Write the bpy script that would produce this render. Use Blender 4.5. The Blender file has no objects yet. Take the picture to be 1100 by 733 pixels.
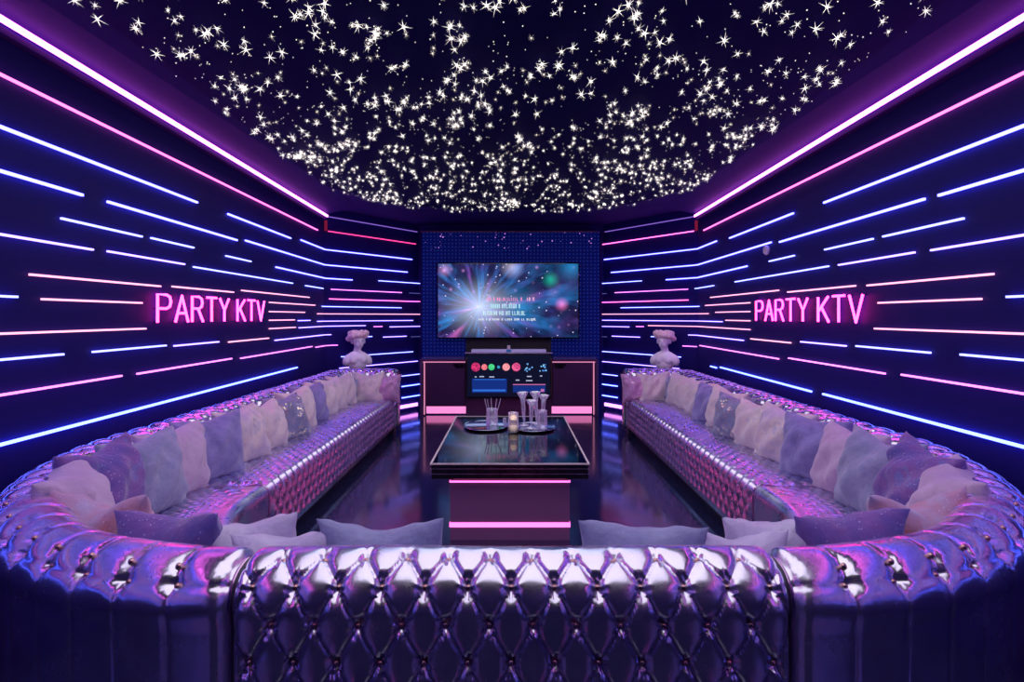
import bpy, math, random
import numpy as np
from mathutils import Vector, Matrix, Euler
PI = math.pi
random.seed(7); RNG = np.random.RandomState(7)
SC = bpy.context.scene
COL = SC.collection

# ------------------------------------------------------------------ camera, world, large lights, exposure
F = 550.0; CX, CY = 549.0, 340.0; EYE = 1.5          # 1100x733 frame
cd = bpy.data.cameras.new('camera'); cam = bpy.data.objects.new('camera', cd); COL.objects.link(cam)
cam.location = (0, 0, EYE); cam.rotation_euler = (PI/2, 0, 0)
cd.sensor_width = 36; cd.lens = 36*F/1100; cd.shift_x = (550-CX)/1100; cd.shift_y = -(366.5-CY)/1100
cd.clip_start = .05; cd.clip_end = 50
SC.camera = cam
w = bpy.data.worlds.new('world'); SC.world = w; w.use_nodes = True
w.node_tree.nodes['Background'].inputs[0].default_value = (.01, .01, .05, 1)
w.node_tree.nodes['Background'].inputs[1].default_value = .3
SC.view_settings.view_transform = 'Standard'; SC.view_settings.look = 'None'
SC.view_settings.gamma = 1; SC.view_settings.use_curve_mapping = False
SC.view_settings.exposure = 0.0
SC.cycles.use_denoising = True
SC.cycles.max_bounces = 6; SC.cycles.diffuse_bounces = 3; SC.cycles.glossy_bounces = 4
SC.cycles.transparent_max_bounces = 12; SC.cycles.sample_clamp_indirect = 6
def area(name, loc, rot, sx, sy, energy, color):
    l = bpy.data.lights.new(name, 'AREA'); l.shape = 'RECTANGLE'; l.size = sx; l.size_y = sy
    l.energy = energy; l.color = color
    o = bpy.data.objects.new(name, l); COL.objects.link(o); o.location = loc; o.rotation_euler = rot
    return o
area('ceiling_fill', (0, 3.2, 2.86), (0, 0, 0), 2.8, 6.4, 80, (.84, .80, 1))  # unseen fill lamp added below the star panel to brighten the room
for _s in (-1, 1):      # unseen spots without fittings, added to brighten the two busts
    _l = bpy.data.lights.new('bust_fill_spot', 'SPOT'); _l.energy = 26; _l.spot_size = .75; _l.spot_blend = .8; _l.color = (.95, .86, 1); _l.shadow_soft_size = .08
    _o = bpy.data.objects.new('bust_fill_spot', _l); COL.objects.link(_o); _o.location = (_s*1.75, 6.2, 2.88)
    _o.rotation_euler = (Vector((_s*2.13, 7.05, 1.05))-Vector(_o.location)).to_track_quat('-Z', 'Y').to_euler()

# ------------------------------------------------------------------ materials
def nt(name):
    m = bpy.data.materials.new(name); m.use_nodes = True
    return m, m.node_tree, m.node_tree.nodes['Principled BSDF']
def pbr(name, col, rough=.5, metal=0, spec=.5, emis=None, es=0, coat=0, bump=0, bscale=40, sheen=0):
    m, t, b = nt(name)
    b.inputs['Base Color'].default_value = (*col, 1); b.inputs['Roughness'].default_value = rough
    b.inputs['Metallic'].default_value = metal; b.inputs['Specular IOR Level'].default_value = spec
    b.inputs['Coat Weight'].default_value = coat; b.inputs['Sheen Weight'].default_value = sheen
    if emis: b.inputs['Emission Color'].default_value = (*emis, 1); b.inputs['Emission Strength'].default_value = es
    if bump:
        n = t.nodes.new('ShaderNodeTexNoise'); n.inputs['Scale'].default_value = bscale; n.inputs['Detail'].default_value = 4
        c = t.nodes.new('ShaderNodeTexCoord'); t.links.new(c.outputs['Object'], n.inputs['Vector'])
        u = t.nodes.new('ShaderNodeBump'); u.inputs['Strength'].default_value = bump; u.inputs['Distance'].default_value = .01
        t.links.new(n.outputs['Fac'], u.inputs['Height']); t.links.new(u.outputs['Normal'], b.inputs['Normal'])
    return m
def glow(name, col, s=1.0):
    m = bpy.data.materials.new(name); m.use_nodes = True; t = m.node_tree; t.nodes.clear()
    e = t.nodes.new('ShaderNodeEmission'); e.inputs[0].default_value = (*col, 1); e.inputs[1].default_value = s
    o = t.nodes.new('ShaderNodeOutputMaterial'); t.links.new(e.outputs[0], o.inputs[0])
    return m
class N:      # tiny node-graph helper
    def __init__(s, t): s.t = t
    def node(s, kind, **kw):
        n = s.t.nodes.new(kind)
        for k, v in kw.items(): setattr(n, k, v)
        return n
    def put(s, sock, v):
        if hasattr(v, 'is_output'): s.t.links.new(v, sock)
        elif isinstance(v, tuple) and len(v) == 3 and sock.type == 'RGBA': sock.default_value = (*v, 1)
        else: sock.default_value = v
    def math(s, op, a, b=0.0, clamp=False):
        n = s.node('ShaderNodeMath', operation=op, use_clamp=clamp); s.put(n.inputs[0], a); s.put(n.inputs[1], b)
        return n.outputs[0]
    def mix(s, f, a, b, blend='MIX'):
        n = s.node('ShaderNodeMix', data_type='RGBA', blend_type=blend)
        s.put(n.inputs[0], f); s.put(n.inputs[6], a); s.put(n.inputs[7], b); return n.outputs[2]
    def xyz(s, v):
        n = s.node('ShaderNodeSeparateXYZ'); s.put(n.inputs[0], v); return n.outputs
    def comb(s, x, y, z):
        n = s.node('ShaderNodeCombineXYZ'); s.put(n.inputs[0], x); s.put(n.inputs[1], y); s.put(n.inputs[2], z); return n.outputs[0]
    def obj(s): return s.node('ShaderNodeTexCoord').outputs['Object']
    def noise(s, v, scale, detail=3, rough=.5, out='Fac'):
        n = s.node('ShaderNodeTexNoise'); s.put(n.inputs['Vector'], v); n.inputs['Scale'].default_value = scale
        n.inputs['Detail'].default_value = detail; n.inputs['Roughness'].default_value = rough; return n.outputs[out]
    def vor(s, v, scale, out='Distance'):
        n = s.node('ShaderNodeTexVoronoi'); s.put(n.inputs['Vector'], v); n.inputs['Scale'].default_value = scale; return n.outputs[out]
    def ramp(s, f, stops):
        n = s.node('ShaderNodeValToRGB'); s.put(n.inputs[0], f); e = n.color_ramp.elements
        while len(e) < len(stops): e.new(.5)
        for k, (p, c) in enumerate(stops): e[k].position = p; e[k].color = (*c, 1)
        return n.outputs[0]
    def mr(s, v, a, b, c=0.0, d=1.0):
        n = s.node('ShaderNodeMapRange'); s.put(n.inputs[0], v)
        for k, x in enumerate((a, b, c, d)): n.inputs[k+1].default_value = x
        return n.outputs[0]
    def bump(s, h, strength, dist, bsdf):
        n = s.node('ShaderNodeBump'); n.inputs['Strength'].default_value = strength; n.inputs['Distance'].default_value = dist
        s.put(n.inputs['Height'], h); s.t.links.new(n.outputs[0], bsdf.inputs['Normal'])

M = {}
M['wall'] = pbr('dark_navy_wall', (.011, .006, .11), .6, spec=.12)
M['ceiling'] = pbr('dark_soffit', (.022, .009, .085), .65, spec=.1)
M['starboard'] = pbr('star_ceiling_black', (.006, .004, .05), .8, spec=.05)
M['black'] = pbr('black_gloss', (.003, .003, .006), .05)
M['matteblack'] = pbr('black_matte', (.008, .008, .012), .6)
M['leatherbase'] = pbr('sofa_base_dark', (.03, .02, .05), .35)
M['button'] = pbr('copper_button', (.62, .36, .34), .22, 1)
M['piping'] = pbr('rose_piping', (.62, .42, .6), .2, 1)
M['chrome'] = pbr('chrome_edge', (.8, .75, .85), .15, 1)
M['gold'] = pbr('pale_gold_edge', (1, .86, .78), .45, .7)
M['plum'] = pbr('plum_lacquer', (.10, .03, .10), .28, .3)
M['plinth'] = pbr('plinth_plum_metal', (.40, .17, .34), .42, .45)
M['plaster'] = pbr('white_plaster', (.9, .84, .9), .6, bump=.1, bscale=30)
M['plasterhair'] = pbr('pink_plaster_hair', (.85, .58, .62), .55, bump=.6, bscale=45)
M['white'] = pbr('white_plastic', (.6, .5, .6), .4)
M['candle'] = pbr('candle_wax', (.9, .85, .78), .5, emis=(1, .75, .5), es=.6)
# strip light colours (core clips to near white, spill keeps the hue)
G = dict(cove=((6.0, .95, 5.4), 1.7), pink=((4.6, .50, 2.2), 1.0), red=((3.2, .14, .8), .8), blue=((1.0, 1.0, 8.0), 1.0),
         ice=((1.05, 1.15, 5.0), 1.0), lav=((1.4, .95, 4.8), 1.0), peach=((2.4, .85, 1.4), .95), orchid=((2.8, .62, 2.8), .9),
         azure=((.75, 1.05, 8.0), 1.1), dimblue=((.10, .10, .42), .9), dimviolet=((.3, .15, .8), .8))
GL = {k: glow('neon_'+k, c, s) for k, (c, s) in G.items()}
CN = dict(cove='wide magenta', pink='hot pink', red='red-pink', blue='violet-blue', ice='ice-blue', lav='lavender', peach='pale peach-pink',
          orchid='orchid pink', azure='azure blue', dimblue='dim blue', dimviolet='dim violet')

def m_floor():
    m, t, b = nt('glossy_navy_floor_tile'); g = N(t); x, y, z = g.xyz(g.obj())
    def line(c, off):
        f = g.math('FRACT', g.math('ADD', g.math('DIVIDE', c, .8), off))
        return g.math('LESS_THAN', f, .006)
    ln = g.math('MAXIMUM', line(x, .5), line(y, .3))
    n = g.noise(g.obj(), 1.3, 4)
    g.put(b.inputs['Base Color'], g.mix(ln, g.mix(n, (.010, .010, .035), (.018, .022, .075)), (.05, .04, .10)))
    g.put(b.inputs['Roughness'], g.mr(g.noise(g.obj(), 3, 3), .3, .7, .07, .17))
    b.inputs['IOR'].default_value = 1.75; b.inputs['Coat Weight'].default_value = .4; b.inputs['Coat Roughness'].default_value = .1
    return m
M['floor'] = m_floor()

def m_leather(name, wr=1.0, rough=.2):
    m, t, b = nt(name); g = N(t); co = g.obj()
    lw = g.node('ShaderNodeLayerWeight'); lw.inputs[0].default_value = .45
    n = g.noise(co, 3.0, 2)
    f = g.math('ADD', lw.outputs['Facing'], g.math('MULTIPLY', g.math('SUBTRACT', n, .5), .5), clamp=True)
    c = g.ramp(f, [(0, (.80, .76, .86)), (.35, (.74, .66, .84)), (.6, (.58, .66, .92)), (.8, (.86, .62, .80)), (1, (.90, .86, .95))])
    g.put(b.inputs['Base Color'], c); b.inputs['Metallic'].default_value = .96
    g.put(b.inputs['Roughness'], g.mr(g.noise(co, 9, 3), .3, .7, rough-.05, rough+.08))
    mp = g.node('ShaderNodeMapping'); g.put(mp.inputs[0], co); mp.inputs['Scale'].default_value = (1, 1, .35)
    wn = g.noise(mp.outputs[0], 22, 4, .6)
    g.bump(wn, .13*wr, .010, b)
    return m
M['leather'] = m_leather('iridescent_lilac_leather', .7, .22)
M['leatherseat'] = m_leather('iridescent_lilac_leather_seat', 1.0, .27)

def m_fabric(name, c1, c2, c3=None, scale=5, spark=0, spcol=(1, .85, .6), sps=60, rough=.85, metal=0):
    m, t, b = nt(name); g = N(t); co = g.obj()
    n = g.noise(co, scale, 3, .6)
    st = [(.32, c1), (.6, c2)] + ([(.72, c3)] if c3 else [])
    c = g.ramp(n, st)
    if spark:
        v = g.vor(co, sps); d = g.math('LESS_THAN', v, spark)
        rare = g.math('GREATER_THAN', g.noise(co, 14, 2), .47)
        k = g.math('MULTIPLY', d, rare)
        c = g.mix(k, c, spcol); g.put(b.inputs['Metallic'], g.math('MULTIPLY', k, .7))
        g.put(b.inputs['Roughness'], g.math('SUBTRACT', rough, g.math('MULTIPLY', k, .5)))
    else: b.inputs['Roughness'].default_value = rough; b.inputs['Metallic'].default_value = metal
    g.put(b.inputs['Base Color'], c); b.inputs['Sheen Weight'].default_value = .4
    h = g.math('ADD', g.noise(co, 9, 3, .6), g.math('MULTIPLY', g.noise(co, 160, 2), .06))
    g.bump(h, .6, .035, b)
    return m
FAB = dict(
    lavender=m_fabric('lavender_suede', (.20, .18, .42), (.30, .26, .55), scale=8),
    cream=m_fabric('cream_velvet', (.62, .52, .56), (.78, .68, .64), (.55, .48, .62), 6),
    tiedye=m_fabric('cream_lilac_tie_dye', (.50, .42, .60), (.78, .66, .62), (.34, .36, .58), 5),
    sequin=m_fabric('blue_gold_sequin', (.14, .16, .30), (.26, .28, .45), None, 8, .36, (.95, .75, .5), 48, .6),
    pinksequin=m_fabric('pink_sequin', (.45, .22, .42), (.62, .36, .60), None, 8, .36, (.95, .6, .75), 55, .5),
    slate=m_fabric('grey_blue_brushed', (.20, .22, .38), (.36, .36, .54), (.24, .26, .50), 5),
    blush=m_fabric('pink_lilac_velvet', (.50, .34, .52), (.62, .46, .62), None, 5),
    galaxy=m_fabric('purple_galaxy_print', (.07, .07, .34), (.24, .10, .36), (.13, .24, .58), 5, .13, (.8, .8, .95), 70),
    nebula=m_fabric('pink_nebula_print', (.62, .20, .24), (.50, .42, .60), (.10, .18, .44), 4.5, .13, (.85, .85, .95), 70),
    pale=m_fabric('pale_lilac_satin', (.46, .42, .60), (.60, .54, .70), None, 5, rough=.55),
    denim=m_fabric('grey_blue_satin', (.16, .18, .36), (.28, .30, .50), (.46, .48, .64), 5, rough=.6),
)
def m_glass():
    m = bpy.data.materials.new('clear_frosted_glass'); m.use_nodes = True; t = m.node_tree; g = N(t); t.nodes.clear()
    tr = g.node('ShaderNodeBsdfTransparent'); tr.inputs[0].default_value = (.93, .93, .97, 1)
    gl = g.node('ShaderNodeBsdfGlossy'); gl.inputs['Roughness'].default_value = .06; gl.inputs[0].default_value = (1, 1, 1, 1)
    df = g.node('ShaderNodeBsdfDiffuse'); df.inputs[0].default_value = (.9, .85, .95, 1)
    lw = g.node('ShaderNodeLayerWeight'); lw.inputs[0].default_value = .5
    a = g.node('ShaderNodeMixShader'); a.inputs[0].default_value = .45; t.links.new(gl.outputs[0], a.inputs[1]); t.links.new(df.outputs[0], a.inputs[2])
    f = g.mr(lw.outputs['Facing'], 0, 1, .28, .95)
    b = g.node('ShaderNodeMixShader'); g.put(b.inputs[0], f); t.links.new(tr.outputs[0], b.inputs[1]); t.links.new(a.outputs[0], b.inputs[2])
    o = g.node('ShaderNodeOutputMaterial'); t.links.new(b.outputs[0], o.inputs[0]); return m
M['glass'] = m_glass()

# ------------------------------------------------------------------ object helpers
def tag(o, label=None, cat=None, group=None, kind=None):
    if label: o['label'] = label
    if cat: o['category'] = cat
    if group: o['group'] = group
    if kind: o['kind'] = kind
    return o
def link(name, me, parent=None, loc=(0, 0, 0)):
    o = bpy.data.objects.new(name, me); COL.objects.link(o); o.location = loc
    if parent: o.parent = parent
    return o
def empty(name, loc, label, cat, group=None, rz=0):
    o = bpy.data.objects.new(name, None); COL.objects.link(o); o.location = loc; o.rotation_euler = (0, 0, rz)
    o.empty_display_size = .1
    return tag(o, label, cat, group)
def mesh(name, V, Fc, mats, smooth=False, mi=None):
    me = bpy.data.meshes.new(name); V = np.asarray(V, float)
    me.from_pydata(V.tolist(), [], [tuple(int(i) for i in f) for f in Fc]); 
    for m in (mats if isinstance(mats, (list, tuple)) else [mats]): me.materials.append(m)
    if smooth: me.polygons.foreach_set('use_smooth', [True]*len(me.polygons))
    if mi is not None: me.polygons.foreach_set('material_index', mi)
    me.update(); return me
class MB:
    def __init__(s): s.v = []; s.f = []
    def add(s, V, Fc):
        b = len(s.v); s.v += [tuple(p) for p in V]; s.f += [tuple(i+b for i in f) for f in Fc]; return s
    def box(s, x0, x1, y0, y1, z0, z1, bev=0.0):
        x0, x1 = min(x0, x1), max(x0, x1); y0, y1 = min(y0, y1), max(y0, y1)
        if bev <= 0:
            V = [(x, y, z) for z in (z0, z1) for y in (y0, y1) for x in (x0, x1)]
            return s.add(V, [(0, 2, 3, 1), (4, 5, 7, 6), (0, 1, 5, 4), (2, 6, 7, 3), (0, 4, 6, 2), (1, 3, 7, 5)])
        b = bev
        def ring(z, i): # 8-corner ring
            return [(x0+i, y0+i+b, z), (x0+i+b, y0+i, z), (x1-i-b, y0+i, z), (x1-i, y0+i+b, z), (x1-i, y1-i-b, z), (x1-i-b, y1-i, z), (x0+i+b, y1-i, z), (x0+i, y1-i-b, z)]
        R = ring(z0, b)+ring(z0+b, 0)+ring(z1-b, 0)+ring(z1, b)
        Fc = [tuple(reversed(range(8))), tuple(range(24, 32))]
        for k in range(3):
            for j in range(8): Fc.append((k*8+j, k*8+(j+1) % 8, k*8+8+(j+1) % 8, k*8+8+j))
        return s.add(R, Fc)
    def quadprism(s, P, z0, z1):
        n = len(P); V = [(x, y, z0) for x, y in P]+[(x, y, z1) for x, y in P]
        Fc = [tuple(reversed(range(n))), tuple(range(n, 2*n))]+[(i, (i+1) % n, n+(i+1) % n, n+i) for i in range(n)]
        return s.add(V, Fc)
    def tube(s, pts, r, n=8, closed=False):
        pts = [Vector(p) for p in pts]; m = len(pts); rr = r if hasattr(r, '__len__') else [r]*m
        b = len(s.v); prev = None
        for i, p in enumerate(pts):
            d = (pts[(i+1) % m] if (closed or i < m-1) else p)-(pts[i-1] if (closed or i > 0) else p)
            d.normalize()
            if prev is None: u = d.cross(Vector((0, 0, 1)) if abs(d.z) < .9 else Vector((1, 0, 0))).normalized()
            else: u = (prev-d*prev.dot(d)).normalized()
            prev = u; v = d.cross(u)
            for k in range(n):
                a = 2*PI*k/n; s.v.append(tuple(p+u*(math.cos(a)*rr[i])+v*(math.sin(a)*rr[i])))
        for i in range(m if closed else m-1):
            for k in range(n):
                a0 = b+i*n; a1 = b+((i+1) % m)*n
                s.f.append((a0+k, a0+(k+1) % n, a1+(k+1) % n, a1+k))
        if not closed: s.f.append(tuple(b+k for k in reversed(range(n)))); s.f.append(tuple(b+(m-1)*n+k for k in range(n)))
        return s
    def lathe(s, prof, c=(0, 0, 0), n=24, sx=1, sy=1):
        b = len(s.v)
        for r, z in prof:
            for k in range(n): a = 2*PI*k/n; s.v.append((c[0]+r*math.cos(a)*sx, c[1]+r*math.sin(a)*sy, c[2]+z))
        for i in range(len(prof)-1):
            for k in range(n): s.f.append((b+i*n+k, b+i*n+(k+1) % n, b+(i+1)*n+(k+1) % n, b+(i+1)*n+k))
        if prof[0][0] > 1e-4: s.f.append(tuple(b+k for k in reversed(range(n))))
        if prof[-1][0] > 1e-4: s.f.append(tuple(b+(len(prof)-1)*n+k for k in range(n)))
        return s
    def build(s, name, mat, parent=None, loc=None, smooth=False, mi=None):
        V = np.array(s.v)
        if parent is not None and loc is None and parent.type == 'EMPTY': V = V-np.array(parent.location)[None]
        if parent is not None and parent.type != 'EMPTY': V = V-np.array(parent_origin(parent))[None]
        if loc is not None: V = V-np.array(loc)[None]
        return link(name, mesh(name, V, s.f, mat, smooth, mi), parent, loc or (0, 0, 0))
def parent_origin(o):
    p = Vector(o.location)
    while o.parent: o = o.parent; p += o.location
    return p
def struct(o): o['kind'] = 'structure'; return o

# ------------------------------------------------------------------ room shell (metres; y = depth from camera)
WN, WS = 2.38, .035                                  # side wall x at depth 2.39 and its slight outward run
CYN = 6.96; CXN = WN+WS*(CYN-2.39)                   # corner between side wall and angled wall
BX, BY = 1.50, 8.30                                  # where the angled wall meets the back wall
REAR = -2.2; CEIL = 2.98
def wallx(y): return WN+WS*(y-2.39)
MB().box(-3.2, 3.2, REAR-.2, 8.7, -.1, 0).build('floor', M['floor'])
struct(bpy.data.objects['floor'])
struct(MB().box(-3.2, 3.2, REAR-.2, 8.7, CEIL, CEIL+.1).build('ceiling', M['ceiling']))
for sg, nm in ((-1, 'left'), (1, 'right')):
    xa = wallx(REAR)
    P = [(sg*xa, REAR), (sg*(xa+.15), REAR), (sg*(CXN+.2), CYN+.1), (sg*(CXN), CYN)]
    if sg > 0: P = P
    else: P = P[::-1]
    struct(MB().quadprism(P, 0, CEIL).build('wall_'+nm, M['wall']))
    P = [(sg*CXN, CYN), (sg*(CXN+.2), CYN+.1), (sg*(BX+.1), BY+.2), (sg*BX, BY)]
    if sg < 0: P = P[::-1]
    struct(MB().quadprism(P, 0, CEIL).build('wall_angled_'+nm, M['wall']))
struct(MB().box(-BX-.1, BX+.1, BY, BY+.15, 0, CEIL).build('wall_back', M['wall']))
struct(MB().box(-2.5, 2.5, REAR-.15, REAR, 0, CEIL).build('wall_rear', M['wall']))
# cove ledges
for k, sg in enumerate((-1, 1)):
    y0, y1 = REAR, CYN
    P = [(sg*wallx(y0), y0), (sg*(wallx(y0)-.047), y0), (sg*(wallx(y1)-.047), y1-.02), (sg*wallx(y1), y1)]
    if sg > 0: P = P[::-1]
    struct(MB().quadprism(P, 2.80, 2.83).build('trim_%d' % (k+1), M['ceiling']))

# sloping soffit from the light ledge up to the star panel
for k, sg in enumerate((-1, 1)):
    V = [(sg*(wallx(REAR)-.004), REAR, 2.885), (sg*(wallx(CYN)-.004), CYN-.01, 2.885), (sg*2.05, CYN-.01, 2.979), (sg*1.95, REAR, 2.979),
         (sg*(wallx(REAR)-.004), REAR, 2.9785), (sg*(wallx(CYN)-.004), CYN-.01, 2.9785)]
    struct(MB().add(V, [(0, 1, 2, 3), (0, 3, 4), (1, 5, 2), (0, 4, 5, 1), (3, 2, 5, 4)]).build('trim_%d' % (k+3), M['ceiling']))

# star ceiling panel
SP = [(-1.9, REAR+.3), (1.9, REAR+.3), (2.05, 5.75), (1.55, 6.6), (.75, 6.95), (-.75, 6.95), (-1.55, 6.6), (-2.05, 5.75)]
struct(MB().quadprism(SP, 2.95, CEIL).build('ceiling_star_panel', M['starboard']))

# ------------------------------------------------------------------ light bars on the walls
def dirv(px): return (px-CX)/F
def on_wall(px):
    """depth y and x on the wall seen at pixel column px, plus the face"""
    k = dirv(px); sg = -1 if k < 0 else 1; k = abs(k)
    y = (WN-2.39*WS)/(k-WS) if k > WS else 1e9
    if 0 < y <= CYN: return (sg*k*y, y, 'side')
    # angled: x = CXN + (BX-CXN)*u, y = CYN+(BY-CYN)*u
    u = (CXN-k*CYN)/(k*(BY-CYN)-(BX-CXN)); y = CYN+(BY-CYN)*u
    return (sg*k*y, y, 'angled')
L = []
def S(c, x0, y0, x1, y1): L.append((c, x0, y0, x1, y1))
# -- left walls
S('pink', 0, 88, 340, 246); S('red', 352, 249, 446, 262)
S('blue', 0, 139, 210, 217); S('blue', 243, 230, 311, 256); S('blue', 322, 260.5, 442, 277)
S('blue', 0, 186, 86, 209); S('blue', 113, 217, 253, 258); S('blue', 262, 261, 437, 291)
S('ice', 63, 235, 150, 254); S('ice', 160, 256, 206, 266); S('ice', 241, 275, 268, 281); S('blue', 295, 287, 378, 301); S('ice', 406, 302, 451, 304.5)
S('lav', 0, 253, 97, 268); S('lav', 113, 270, 196, 284); S('ice', 206, 286, 313, 305); S('ice', 327, 307, 346, 310)
S('orchid', 355, 311, 431, 314.5); S('dimblue', 439, 315, 451, 315.5)
S('peach', 29, 296, 170, 307); S('peach', 183, 308, 249, 314); S('peach', 258, 313, 331, 319); S('pink', 353, 321, 451, 324.5)
S('ice', 0, 318.5, 15, 319); S('peach', 42, 321, 150, 326); S('peach', 288, 325, 337, 328); S('ice', 345, 329, 430.6, 331)
S('peach', 288, 334.5, 326, 336); S('peach', 340, 337.2, 451, 337.8)
S('peach', 288, 344, 315, 344); S('lav', 319, 344.5, 332, 344.5); S('lav', 340, 344.7, 443, 345)
S('peach', 288, 353, 316, 352); S('lav', 320, 351.6, 392, 350.5); S('orchid', 401, 351, 410, 351); S('lav', 418, 351, 451, 351)
S('peach', 0, 359, 154, 353)
S('ice', 0, 387, 65, 380.5); S('ice', 97, 378, 176, 371.5); S('lav', 185, 371, 233, 368); S('peach', 244, 367, 287, 364); S('lav', 294, 364, 355, 361)
S('ice', 390, 361.8, 399, 361.8); S('lav', 411, 361.8, 436, 361.8); S('dimblue', 441, 361.8, 451, 361.8)
S('orchid', 0, 424, 128, 404); S('orchid', 145, 401, 247, 386); S('orchid', 257, 385, 334, 372.5); S('orchid', 338, 372, 362, 372)
S('azure', 0, 477, 318, 395)
S('ice', 366, 380.5, 443, 380.5); S('lav', 364, 391.8, 448, 391.4); S('ice', 431, 403, 451, 403); S('azure', 431, 414, 451, 414); S('azure', 431, 426, 451, 426)
# -- right walls
S('pink', 1100, 88, 757, 246); S('pink', 648, 262.4, 746, 249)
S('blue', 1100, 139, 887, 217); S('blue', 854, 229, 785, 256); S('blue', 771, 260.5, 649.5, 278)
S('blue', 1100, 184, 1011, 210); S('blue', 996, 214, 839, 260); S('blue', 830, 262, 657, 292)
S('ice', 1038, 235, 951, 254); S('ice', 940, 257, 888, 268); S('ice', 855, 275, 828, 280.5); S('blue', 804, 287, 716, 300); S('ice', 690, 302, 642, 305)
S('lav', 1100, 253, 1003, 269); S('lav', 985, 271, 903, 285); S('ice', 892, 286, 791, 303); S('ice', 768, 307, 747, 310)
S('orchid', 739.5, 311, 661, 314.5); S('dimblue', 652, 315.5, 642, 316)
S('peach', 1070, 295.6, 934, 306); S('peach', 921, 307.7, 848, 313.5); S('peach', 838, 313, 764.5, 319); S('pink', 740, 322, 642, 325.6)
S('ice', 1100, 318.5, 1085, 319); S('peach', 1057, 321, 946, 325.7); S('peach', 807, 325, 759, 328.6); S('ice', 752, 329, 667.5, 331)
S('peach', 807, 335, 770, 335.5); S('peach', 762, 337, 642, 337.8)
S('peach', 807, 344.5, 781, 344.5); S('lav', 777, 344.6, 642, 345)
S('peach', 807, 353, 697, 350.8); S('orchid', 692, 351, 684, 351); S('lav', 676.5, 351, 642, 351)
S('peach', 1100, 359, 942, 353)
S('ice', 1100, 387, 1035, 381); S('ice', 1002, 379, 922, 372); S('lav', 911, 371, 862, 368); S('peach', 851, 367.5, 808, 365); S('lav', 800, 364.6, 740, 361)
S('ice', 706, 361.8, 700, 361.8); S('lav', 688, 361.8, 658, 361.8); S('dimblue', 652.5, 361.8, 642, 361.8)
S('orchid', 1100, 422, 971, 403); S('orchid', 953, 400, 849, 386); S('orchid', 838, 384, 753, 372.5); S('orchid', 749, 372.3, 734, 372)
S('azure', 1100, 481, 886, 422.6); S('azure', 873.5, 419, 775, 396); S('azure', 771, 395, 764.5, 394)
S('ice', 642, 380, 732, 380.5); S('lav', 642, 391.4, 730, 392); S('ice', 642, 402.5, 664, 402.5); S('azure', 642, 413.5, 664, 413.5); S('azure', 642, 425.5, 664, 425.5)
bars = []
CORN = (-1, 1)
def nrm(face, sg):
    if face == 'side': d = Vector((WS*sg, 1, 0))
    else: d = Vector((sg*(BX-CXN), BY-CYN, 0))
    d.normalize(); n = Vector((-d.y, d.x, 0))
    if n.x*sg > 0: n = -n
    return n
def bar_mesh(pts, faces, sg, z, h, dep, off):
    """a rectangular light bar following wall points; pts xy list"""
    V = []; Fc = []
    n = len(pts)
    for (p, nn) in zip(pts, faces):
        for (o_, zz) in ((off, z-h/2), (off+dep, z-h/2), (off+dep, z+h/2), (off, z+h/2)):
            V.append((p[0]+nn.x*o_, p[1]+nn.y*o_, zz))
    for i in range(n-1):
        for k in range(4): Fc.append((i*4+k, i*4+(k+1) % 4, i*4+4+(k+1) % 4, i*4+4+k))
    Fc += [(3, 2, 1, 0), tuple(n*4-4+k for k in range(4))]
    return V, Fc
for (c, x0, y0, x1, y1) in L:
    a = on_wall(x0); b = on_wall(x1); sg = -1 if x0 < CX else 1
    if a[1] > b[1]: a, b, y0, y1, x0, x1 = b, a, y1, y0, x1, x0
    za = EYE-(y0-CY)*a[1]/F; zb = EYE-(y1-CY)*b[1]/F
    z = (za+zb)/2
    if x0 in (0, 1100): ya = -1.5; a = (sg*wallx(ya), ya, 'side'); z = .35*za+.65*zb if c != 'azure' else (za+zb)/2
    pts = [a[:2]]; fs = [nrm(a[2], sg)]
    if a[2] != b[2]: pts.append((sg*CXN, CYN)); fs.append((nrm('side', sg)+nrm('angled', sg))/1.9)
    pts.append(b[:2]); fs.append(nrm(b[2], sg))
    h = .014 if c in ('blue', 'azure') else .0105
    if c.startswith('dim'): h = .009
    bars.append([c, sg, a, b, z, pts, fs, h])
ORD = 'zero first second third fourth fifth sixth seventh eighth ninth tenth eleventh twelfth thirteenth fourteenth fifteenth sixteenth seventeenth eighteenth'.split()
def face_of(r): return 'bent' if r[2][2] != r[3][2] else r[2][2]
for sg in (-1, 1):
    side = 'left-side' if sg < 0 else 'right-side'
    for face in ('side', 'angled', 'bent'):
        rs = sorted([r for r in bars if r[1] == sg and face_of(r) == face], key=lambda r: -r[4])
        rows = []
        for r in rs:
            if rows and rows[-1][0][4]-r[4] < .045: rows[-1].append(r)
            else: rows.append([r])
        for i, row in enumerate(rows):
            row.sort(key=lambda r: -r[2][1])
            for j, r in enumerate(row):
                where = {'side': 'on the %s wall' % side, 'angled': 'on the %s angled wall' % side,
                         'bent': 'bending round the %s corner' % side}[face]
                lb = '%s light bar %s, %s row down' % (CN[r[0]], where, ORD[i+1])
                if len(row) > 1: lb += ', %s from the %s' % (ORD[j+1], 'TV end' if face == 'side' else 'TV')
                V, Fc = bar_mesh(r[5], r[6], sg, r[4], r[7], .014, .007)
                c0 = Vector((sum(p[0] for p in r[5])/len(r[5]), sum(p[1] for p in r[5])/len(r[5]), r[4]))
                o = link('neon_light_bar', mesh('neon_light_bar', np.array(V)-np.array(c0), Fc, GL[r[0]]), None, c0)
                tag(o, lb, 'light bar', 'neon light bars on the walls')
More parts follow.
